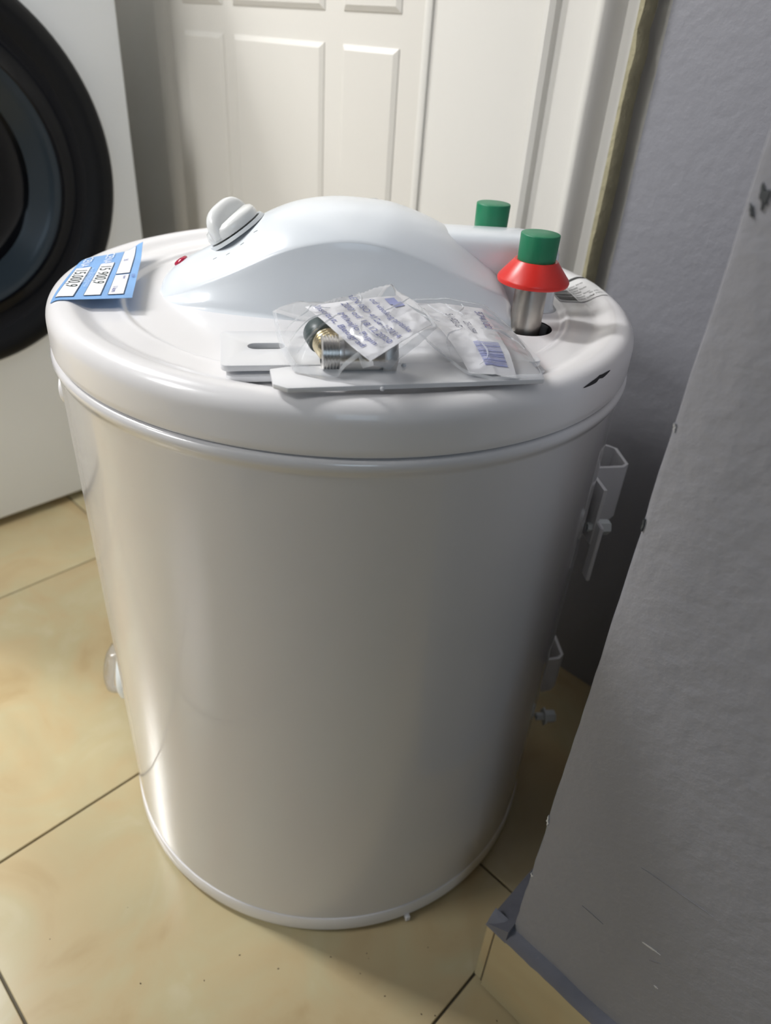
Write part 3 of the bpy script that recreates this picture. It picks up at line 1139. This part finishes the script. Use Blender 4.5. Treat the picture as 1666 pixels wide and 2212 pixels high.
def tagp(x, y):
    """x = reading direction (0..TW), y = up (0..THH)"""
    a, b = x / TW, y / THH
    q = (TB * (1 - a) + TA * a) * (1 - b) + (TC * (1 - a) + TD * a) * b
    z = lid_z(q.x, q.y) if hypot(q.x, q.y) > 0.1885 else 0.4800
    z += 0.0008 + 0.0010 * b * b
    z += 0.0045 * sstep(0.80, 1.0, b) * sstep(0.22, 0.0, a) if False else 0
    z += 0.0045 * sstep(0.70, 1.02, b - a * 0.9)
    return (q.x, q.y, z)


def tp(o):
    o.parent = tagroot
    o.matrix_parent_inverse = tinv
    return o


tp(grid('card', lambda a, b: Vector(tagp(a * TW, b * THH)), 30, 24, M['tagblue'], None, 60, thick=0.0003))


def field(x0, y0, x1, y1):
    e = 0.0004
    tp(decal('field_outline', [rect2(x0 - e, y0 - e, x1 + e, y1 + e, 12, 6)], up3(tagp, 0.00042), M['tagline'], None))
    tp(decal('field', [rect2(x0, y0, x1, y1, 12, 6)], up3(tagp, 0.00052), M['tagwhite'], None))


field(0.002, 0.0345, 0.054, 0.0440)
field(0.057, 0.0345, 0.094, 0.0440)
field(0.026, 0.0195, 0.094, 0.0295)
field(0.030, 0.0025, 0.095, 0.0130)
t3 = up3(tagp, 0.00064)
tp(decal('white_lettering', [shift(text_2d('CENA', 0.0095), 0.001, 0.0205), shift(text_2d('CENA', 0.0095), 0.003, 0.0040)], t3, M['tagwhite'], None))
tp(decal('small_lettering', [shift(text_2d('ZA GOTOVINSKO', 0.0040), 0.044, 0.0160), shift(text_2d('PLACANJE I CEKOVE', 0.0036), 0.034, 0.0136)], t3, M['taglight'], None))
tp(decal('handwritten_price', [shift(text_2d('15 900,9', 0.0115, shear=0.2), 0.031, 0.0208), shift(text_2d('15.000,9', 0.0118, shear=0.2), 0.034, 0.0038)], t3, M['pengreen'], None))
for nm, it in (('handwriting', shift(text_2d('35', 0.005), 0.022, 0.0365)), ('handwriting', shift(text_2d('1 kom', 0.0045), 0.079, 0.0360)), ('small_print', shift(text_2d('kom', 0.0032), 0.060, 0.0405)), ('small_print', shift(text_2d('EUR', 0.0036), 0.058, 0.0460))):
    tp(decal(nm, [it], t3, M['ink'], None))


# ================================================================== BRACKETS AND STRIP ON THE LID
PA = radians(13.4)
pu, pv = Vector((cos(PA), sin(PA), 0)), Vector((-sin(PA), cos(PA), 0))


def rounded_rect(hx, hy, r, n=5):
    out = []
    for cx_, cy_, a0 in ((hx - r, hy - r, 0), (-hx + r, hy - r, pi / 2), (-hx + r, -hy + r, pi), (hx - r, -hy + r, 1.5 * pi)):
        for k in range(n + 1):
            a = a0 + pi / 2 * k / n
            out.append((cx_ + r * cos(a), cy_ + r * sin(a)))
    return out


def slotted_plate(name, c, hx, hy, th, slots, label, cat, group, chamfer=0.004):
    """steel plate with real slots (grid-free: outline bridged to slot loops with a triangle fill)"""
    root = empty(name, c, label, cat, group)
    bm = bmesh.new()
    loops = [rounded_rect(hx, hy, chamfer, 3)]
    for (sx, sy, sl, sr) in slots:
        lp = []
        for s_, a0 in ((1, -pi / 2), (-1, pi / 2)):
            for k in range(9):
                a = a0 + pi * k / 8
                lp.append((sx + s_ * sl + sr * cos(a), sy + sr * sin(a)))
        loops.append(lp)
    es = []
    for lp in loops:
        v_ = [bm.verts.new(pu * x + pv * y) for x, y in lp]
        es += [bm.edges.new((v_[k], v_[(k + 1) % len(v_)])) for k in range(len(v_))]
    bmesh.ops.triangle_fill(bm, use_beauty=True, edges=es)
    r = bmesh.ops.extrude_face_region(bm, geom=bm.faces[:])
    bmesh.ops.translate(bm, verts=[e for e in r['geom'] if isinstance(e, bmesh.types.BMVert)], vec=Z * th)
    bmesh.ops.recalc_face_normals(bm, faces=bm.faces)
    bmesh.ops.bevel(bm, geom=[e for e in bm.edges if len(e.link_faces) == 2 and e.calc_face_angle(0) > 0.9], offset=0.0006, segments=2, profile=0.5, affect='EDGES')
    o = from_bm('plate', bm, M['bracket'], root, 35)
    return root


cU = (Vector((-0.0614, -0.1239, 0)) + Vector((0.1155, -0.1321, 0)) + Vector((-0.0487, -0.1719, 0)) + Vector((0.1080, -0.0825, 0))) / 4
low = slotted_plate('hanger_plate', (cU.x + 0.0030, cU.y - 0.0015, 0.4757), 0.0870, 0.0255, 0.0032, [(-0.060, 0.001, 0.007, 0.0045), (0.060, 0.001, 0.007, 0.0045)],
                    'white steel hanger plate lying under the slotted one on the water heater lid', 'bracket', 'hanger plates on the lid')
upp = slotted_plate('hanger_plate', (cU.x, cU.y, 0.4806), 0.0870, 0.0252, 0.0034, [(-0.0625, 0.0020, 0.0058, 0.0042), (0.064, 0.002, 0.0058, 0.0042)],
                    'white steel hanger plate with an oval slot, topmost of the two on the lid', 'bracket', 'hanger plates on the lid')
# downturned lip of the upper plate
# narrow strip at the front
FA = atan2(-0.1607 + 0.1971, 0.1135 + 0.0183)
fu, fv = Vector((cos(FA), sin(FA), 0)), Vector((-sin(FA), cos(FA), 0))
fc = (Vector((-0.0183, -0.1971, 0)) + Vector((0.1135, -0.1607, 0))) / 2
strip = empty('steel_strip', (fc.x, fc.y, 0.4825), 'narrow white steel strip along the lid front rim, before the plastic bags', 'bracket')
prism('plate', [(-0.0625, 0.0), (0.070, 0.0), (0.0715, 0.002), (0.0715, 0.020), (0.068, 0.0235), (-0.060, 0.0235), (-0.0690, 0.0215), (-0.0690, 0.005)], (0, 0, 0), fu, (fv + Z * 0.055).normalized(), Z, 0.0026, M['bracket'], strip, 0.0005)
for (a, h) in ((-0.016, 0.0), (0.000, 0.0205)):
    lathe('paint_drip', [(0, 0.0014), (0.0010, 0.0009), (0.0013, 0.0), (0.0010, -0.0008), (0, -0.0010)], fu * a + fv * h + Z * (0.0005 if h == 0 else 0.0040), Z, M['bracket'], strip, 12, 60)


# ================================================================== PLASTIC BAGS WITH VALVE AND LEAFLETS
def blob_film(outline, centre, za, expo, amp, seed, card=None):
    """returns z(x, y) of a draped film: outline [(x, y, z)], apex height za"""
    cx_, cy_ = centre
    pol = sorted((atan2(y - cy_, x - cx_), x, y, z) for x, y, z in outline)
    pol = [(pol[-1][0] - 2 * pi, *pol[-1][1:])] + pol + [(pol[0][0] + 2 * pi, *pol[0][1:])]

    def edge(th):
        for (a0, x0, y0, z0), (a1, x1, y1, z1) in zip(pol, pol[1:]):
            if a0 <= th <= a1:
                dx, dy = cos(th), sin(th)
                ex, ey = x1 - x0, y1 - y0
                den = dx * ey - dy * ex
                R = ((x0 - cx_) * ey - (y0 - cy_) * ex) / den
                qx, qy = cx_ + dx * R, cy_ + dy * R
                t = hypot(qx - x0, qy - y0) / max(1e-9, hypot(ex, ey))
                return R, z0 + (z1 - z0) * t
        return 0.05, 0.49

    def smooth_z(x, y):
        th = atan2(y - cy_, x - cx_)
        R, zo = edge(th)
        t = min(1, hypot(x - cx_, y - cy_) / R)
        return zo + (za - zo) * (1 - t ** expo), t

    def z(x, y):
        zz, t = smooth_z(x, y)
        if card:
            zz = max(zz, card(x, y))
        k = (0.35 + 0.65 * t) * (1 - t ** 8 * 0.6)
        p = Vector((x * 62 + seed, y * 62, seed))
        r1 = 1 - abs(noise.noise(p)) * 2.2
        r2 = 1 - abs(noise.noise(p * 2.1 + Vector((4, 1, 0)))) * 2.2
        return zz + amp * k * (r1 * 0.6 + r2 * 0.4)
    return z, smooth_z, edge


def build_film(name, film, edge, centre, parent, nr=34, nt=110):
    vs, fs = [(centre[0], centre[1], film(*centre))], []
    for i in range(1, nr + 1):
        for k in range(nt):
            th = -pi + 2 * pi * (k + 0.5) / nt
            R, zo = edge(th)
            q = i / nr
            x, y = centre[0] + cos(th) * R * q, centre[1] + sin(th) * R * q
            vs.append((x, y, film(x, y)))
    for k in range(nt):
        fs.append((0, 1 + k, 1 + (k + 1) % nt))
    for i in range(nr - 1):
        for k in range(nt):
            a = 1 + i * nt
            fs.append((a + k, a + nt + k, a + nt + (k + 1) % nt, a + (k + 1) % nt))
    me = bpy.data.meshes.new(name)
    me.from_pydata(vs, [], fs)
    o = link(name, me, M['film'], parent, 28)
    inv = Matrix.Translation(Vector(parent.location)).inverted()
    o.matrix_parent_inverse = inv
    # welded seam along the edge, its highlight painted in as whiter film
    vs, fs = [], []
    for k in range(nt):
        th = -pi + 2 * pi * (k + 0.5) / nt
        R, zo = edge(th)
        for q, h in ((0.955, 0.0003), (0.985, 0.0006), (1.0, 0.0002)):
            x, y = centre[0] + cos(th) * R * q, centre[1] + sin(th) * R * q
            vs.append((x, y, film(x, y) + h))
    for k in range(nt):
        k2 = (k + 1) % nt
        for i in range(2):
            fs.append((k * 3 + i, k * 3 + i + 1, k2 * 3 + i + 1, k2 * 3 + i))
    o2 = pyd('seam', vs, fs, M['filmedge'], parent, 60)
    o2.matrix_parent_inverse = inv
    # sharp raised creases; wrinkle highlights painted in with the whiter film
    rc = random.Random(int(centre[0] * 1e5) + 5)
    for c in range(8):
        th0 = rc.uniform(-pi, pi)
        q0, q1 = rc.uniform(0.15, 0.5), rc.uniform(0.75, 0.97)
        bend, tw = rc.uniform(-0.35, 0.35), rc.uniform(-0.5, 0.5)
        vs, fs, n = [], [], 16
        for k in range(n + 1):
            t = k / n
            th = th0 + tw * t + bend * sin(pi * t) * 0.5
            th = (th + pi) % (2 * pi) - pi
            q = q0 + (q1 - q0) * t
            R, zo = edge(th)
            x, y = centre[0] + cos(th) * R * q, centre[1] + sin(th) * R * q
            nx, ny = -sin(th), cos(th)
            wd = 0.00055 * sin(pi * t) ** 0.6 + 0.00005
            for e, h in ((-1, 0.0001), (0, 0.0010), (1, 0.0001)):
                vs.append((x + nx * wd * e, y + ny * wd * e, film(x, y) + h * (0.3 + 0.7 * sin(pi * t))))
        for k in range(n):
            for i in range(2):
                fs.append((k * 3 + i, k * 3 + i + 1, (k + 1) * 3 + i + 1, (k + 1) * 3 + i))
        o2 = pyd('crease_highlight', vs, fs, M['filmedge'], parent, 60)
        o2.matrix_parent_inverse = inv
    return o


out1 = [(-0.0330, -0.1200, 0.4960), (-0.0240, -0.1500, 0.4870), (-0.0120, -0.1795, 0.4862), (0.0030, -0.1835, 0.4868), (0.0130, -0.1840, 0.4872), (0.0270, -0.1920, 0.4985), (0.0390, -0.1775, 0.4900),
        (0.0480, -0.1690, 0.4960), (0.0575, -0.1590, 0.5060), (0.0500, -0.1380, 0.5020), (0.0360, -0.1160, 0.4860), (0.0, -0.1130, 0.4860)]
c1 = (0.0140, -0.1530)
LA = [Vector((-0.0115, -0.1430)), Vector((0.0259, -0.1890)), Vector((0.0547, -0.1520)), Vector((0.0363, -0.1210))]   # start/bottom, end/bottom, end/top, start/top
LZ = [0.5085, 0.5000, 0.5072, 0.5115]


def cardA(x, y):
    """height of the leaflet's plane, fading out beyond its edges"""
    a = Vector((x, y)) - (LA[0] + LA[1] + LA[2] + LA[3]) / 4
    ex = (LA[1] + LA[2] - LA[0] - LA[3]) / 2
    ey = (LA[3] + LA[2] - LA[0] - LA[1]) / 2
    det = ex.x * ey.y - ex.y * ey.x
    u = (a.x * ey.y - a.y * ey.x) / det
    v = (ex.x * a.y - ex.y * a.x) / det
    zc = sum(LZ) / 4 + u * (LZ[1] + LZ[2] - LZ[0] - LZ[3]) / 2 + v * (LZ[3] + LZ[2] - LZ[0] - LZ[1]) / 2
    over = max(abs(u), abs(v)) - 0.53
    return zc + 0.0019 - (max(0, over) * 0.12)


film1, sm1, edge1 = blob_film(out1, c1, 0.5100, 3.2, 0.0014, 1.7, cardA)
bag1 = empty('plastic_bag', (c1[0], c1[1], 0.484), 'crumpled clear plastic bag holding the metal valve, left of the two bags on the lid', 'plastic bag', 'clear bags on the lid')
i1 = Matrix.Translation(Vector(bag1.location)).inverted()
o = build_film('film', film1, edge1, c1, bag1)
o.matrix_parent_inverse = i1

out2 = [(0.0400, -0.0850, 0.4975), (0.0400, -0.1270, 0.5000), (0.0560, -0.1500, 0.4940), (0.0735, -0.1680, 0.4875), (0.0880, -0.1710, 0.4868), (0.1150, -0.1625, 0.4868), (0.1120, -0.1350, 0.4868), (0.1040, -0.0920, 0.4880), (0.0905, -0.0660, 0.4920), (0.0650, -0.0700, 0.4960)]
c2 = (0.0780, -0.1180)
film2, sm2, edge2 = blob_film(out2, c2, 0.4955, 2.2, 0.0010, 6.1)
bag2 = empty('plastic_bag', (c2[0], c2[1], 0.484), 'flat clear plastic bag with a barcoded leaflet, right of the two bags on the lid', 'plastic bag', 'clear bags on the lid')
i2 = Matrix.Translation(Vector(bag2.location)).inverted()
o = build_film('film', film2, edge2, c2, bag2)
o.matrix_parent_inverse = i2


# leaflet A, draped over the valve: bilinear patch under film 1
LAW, LAH = 0.047, 0.046


def leafA(x, y):
    a, b = x / LAW, y / LAH
    q = (LA[0] * (1 - a) + LA[1] * a) * (1 - b) + (LA[3] * (1 - a) + LA[2] * a) * b
    z = (LZ[0] * (1 - a) + LZ[1] * a) * (1 - b) + (LZ[3] * (1 - a) + LZ[2] * a) * b
    return (q.x, q.y, z - 0.0006 + 0.0005 * sin(a * 6 + b * 3))


la = empty('leaflet', (0.02, -0.155, 0.505), 'white printed leaflet about high pressure folded over the valve inside the left bag', 'leaflet', 'leaflets in the bags')
ia = Matrix.Translation(Vector(la.location)).inverted()
o = grid('sheet', lambda a, b: Vector(leafA(a * LAW, b * LAH)), 30, 26, M['paper'], la, 60, thick=0.0002)
o.matrix_parent_inverse = ia
lines = [('Institut, Beograd', 0.0030, 0.038), ('Mihajlo Pupin', 0.0090, 0.0405), ('200 od 18.12.2020', 0.0155, 0.0440), ('EN ISO 4126-1:2014', 0.0220, 0.0440), ('od visokog pritiska', 0.0300, 0.0440)]
items = [shift(stretch(text_2d(t, 0.0050, 'RIGHT'), 1.1), x0, y0) for t, y0, x0 in lines]
o = decal('print', items, up3(leafA, 0.0005), M['ink'], la)
o.matrix_parent_inverse = ia
o = decal('blue_block', [rect2(0.0035, 0.0375, 0.0110, 0.0425, 6, 4), rect2(0.0095, 0.0385, 0.0150, 0.0440, 5, 4)], up3(leafA, 0.0005), M['inkpale'], la)
o.matrix_parent_inverse = ia

# leaflet B in the flat bag: reading direction runs along its right edge
LB = [Vector((0.0470, -0.0820)), Vector((0.0760, -0.1650)), Vector((0.1005, -0.1645)), Vector((0.0885, -0.0690))]
LBW, LBH = 0.098, 0.040


def leafB(x, y):
    a, b = x / LBW, y / LBH
    q = (LB[0] * (1 - a) + LB[1] * a) * (1 - b) + (LB[3] * (1 - a) + LB[2] * a) * b
    return (q.x, q.y, sm2(q.x, q.y)[0] - 0.0014 + 0.0010 * exp(-((b - 0.35 - 0.2 * a) / 0.05) ** 2) * 0.5)


lb = empty('leaflet', (0.08, -0.12, 0.49), 'white folded leaflet printed 574102 with a blue barcode, inside the right bag', 'leaflet', 'leaflets in the bags')
ib = Matrix.Translation(Vector(lb.location)).inverted()
o = grid('sheet', lambda a, b: Vector(leafB(a * LBW, b * LBH)), 30, 26, M['paper'], lb, 60, thick=0.0002)
o.matrix_parent_inverse = ib
items = [shift(stretch(text_2d('574102', 0.0070), 1.55), 0.0110, 0.0325)]
o = decal('print', items, up3(leafB, 0.0005), M['ink'], lb)
o.matrix_parent_inverse = ib
items = []
rb = random.Random(11)
xx = 0.066
while xx < 0.091:
    wd_ = rb.choice((0.0005, 0.0008, 0.0013))
    items.append(rect2(xx, 0.0160, xx + wd_, 0.0345, 1, 6))
    xx += wd_ + rb.choice((0.0005, 0.0008))
o = decal('barcode', items, up3(leafB, 0.0005), M['inkpale'], lb)
o.matrix_parent_inverse = ib
o = decal('handwriting', [shift(text_2d('S 1420-G', 0.0062, shear=0.3), 0.020, 0.0120), shift(text_2d('25-1094', 0.0060, shear=0.3), 0.033, 0.0195)], up3(leafB, 0.0005), M['pen'], lb)
o.matrix_parent_inverse = ib

# safety valve
VZ = 0.4937
va = Vector((0.0000, -0.1690, VZ))
vb = Vector((0.0385, -0.1610, VZ))
vx = (vb - va).normalized()
L = (vb - va).length
valve = empty('safety_valve', tuple(va + vx * (L / 2)), 'nickel-plated threaded safety valve with dark lever inside the left plastic bag', 'valve')
iv = Matrix.Translation(Vector(valve.location)).inverted()
prof = [(0.0055, 0.0), (0.0082, 0.0)]
h = 0.0006
for k in range(5):
    prof += [(0.0088, h), (0.0088, h + 0.0005), (0.0080, h + 0.0009), (0.0080, h + 0.0013)]
    h += 0.0016
prof += [(0.0094, h), (0.0095, h + 0.0012), (0.0094, h + 0.0024), (0.0090, h + 0.0026), (0.0090, 0.0290), (0.0082, 0.0305), (0.0082, L - 0.006), (0.0060, L - 0.006), (0.0055, 0.001)]
o = lathe('valve_body', prof, va, vx, M['chrome'], valve, 48, 40)
o.matrix_parent_inverse = iv
o = lathe('hex_nut', [(0.006, 0), (0.0094, 0), (0.0098, 0.0008), (0.0098, 0.0062), (0.0094, 0.007), (0.006, 0.007)], va + vx * (L - 0.008), vx, M['chrome'], valve, 6, 30)
o.matrix_parent_inverse = iv
br = va + vx * 0.0070
bdv = Vector((-0.45, 0.80, 0.16)).normalized()
prof = [(0.0064, 0.0)]
h = 0.004
for k in range(4):
    prof += [(0.0078, h), (0.0078, h + 0.0007), (0.0070, h + 0.0011), (0.0070, h + 0.0016)]
    h += 0.0020
prof += [(0.0070, h + 0.002), (0.005, h + 0.002)]
o = lathe('threaded_branch', prof, br, bdv, M['brass'], valve, 40, 40)
o.matrix_parent_inverse = iv
o = lathe('lever_cap', [(0.0070, 0.0), (0.0085, 0.0), (0.0088, 0.001), (0.0084, 0.0085), (0.0074, 0.0100), (0, 0.0102)], br + bdv * (h + 0.0015), bdv, M['valvecap'], valve, 40, 50)
o.matrix_parent_inverse = iv
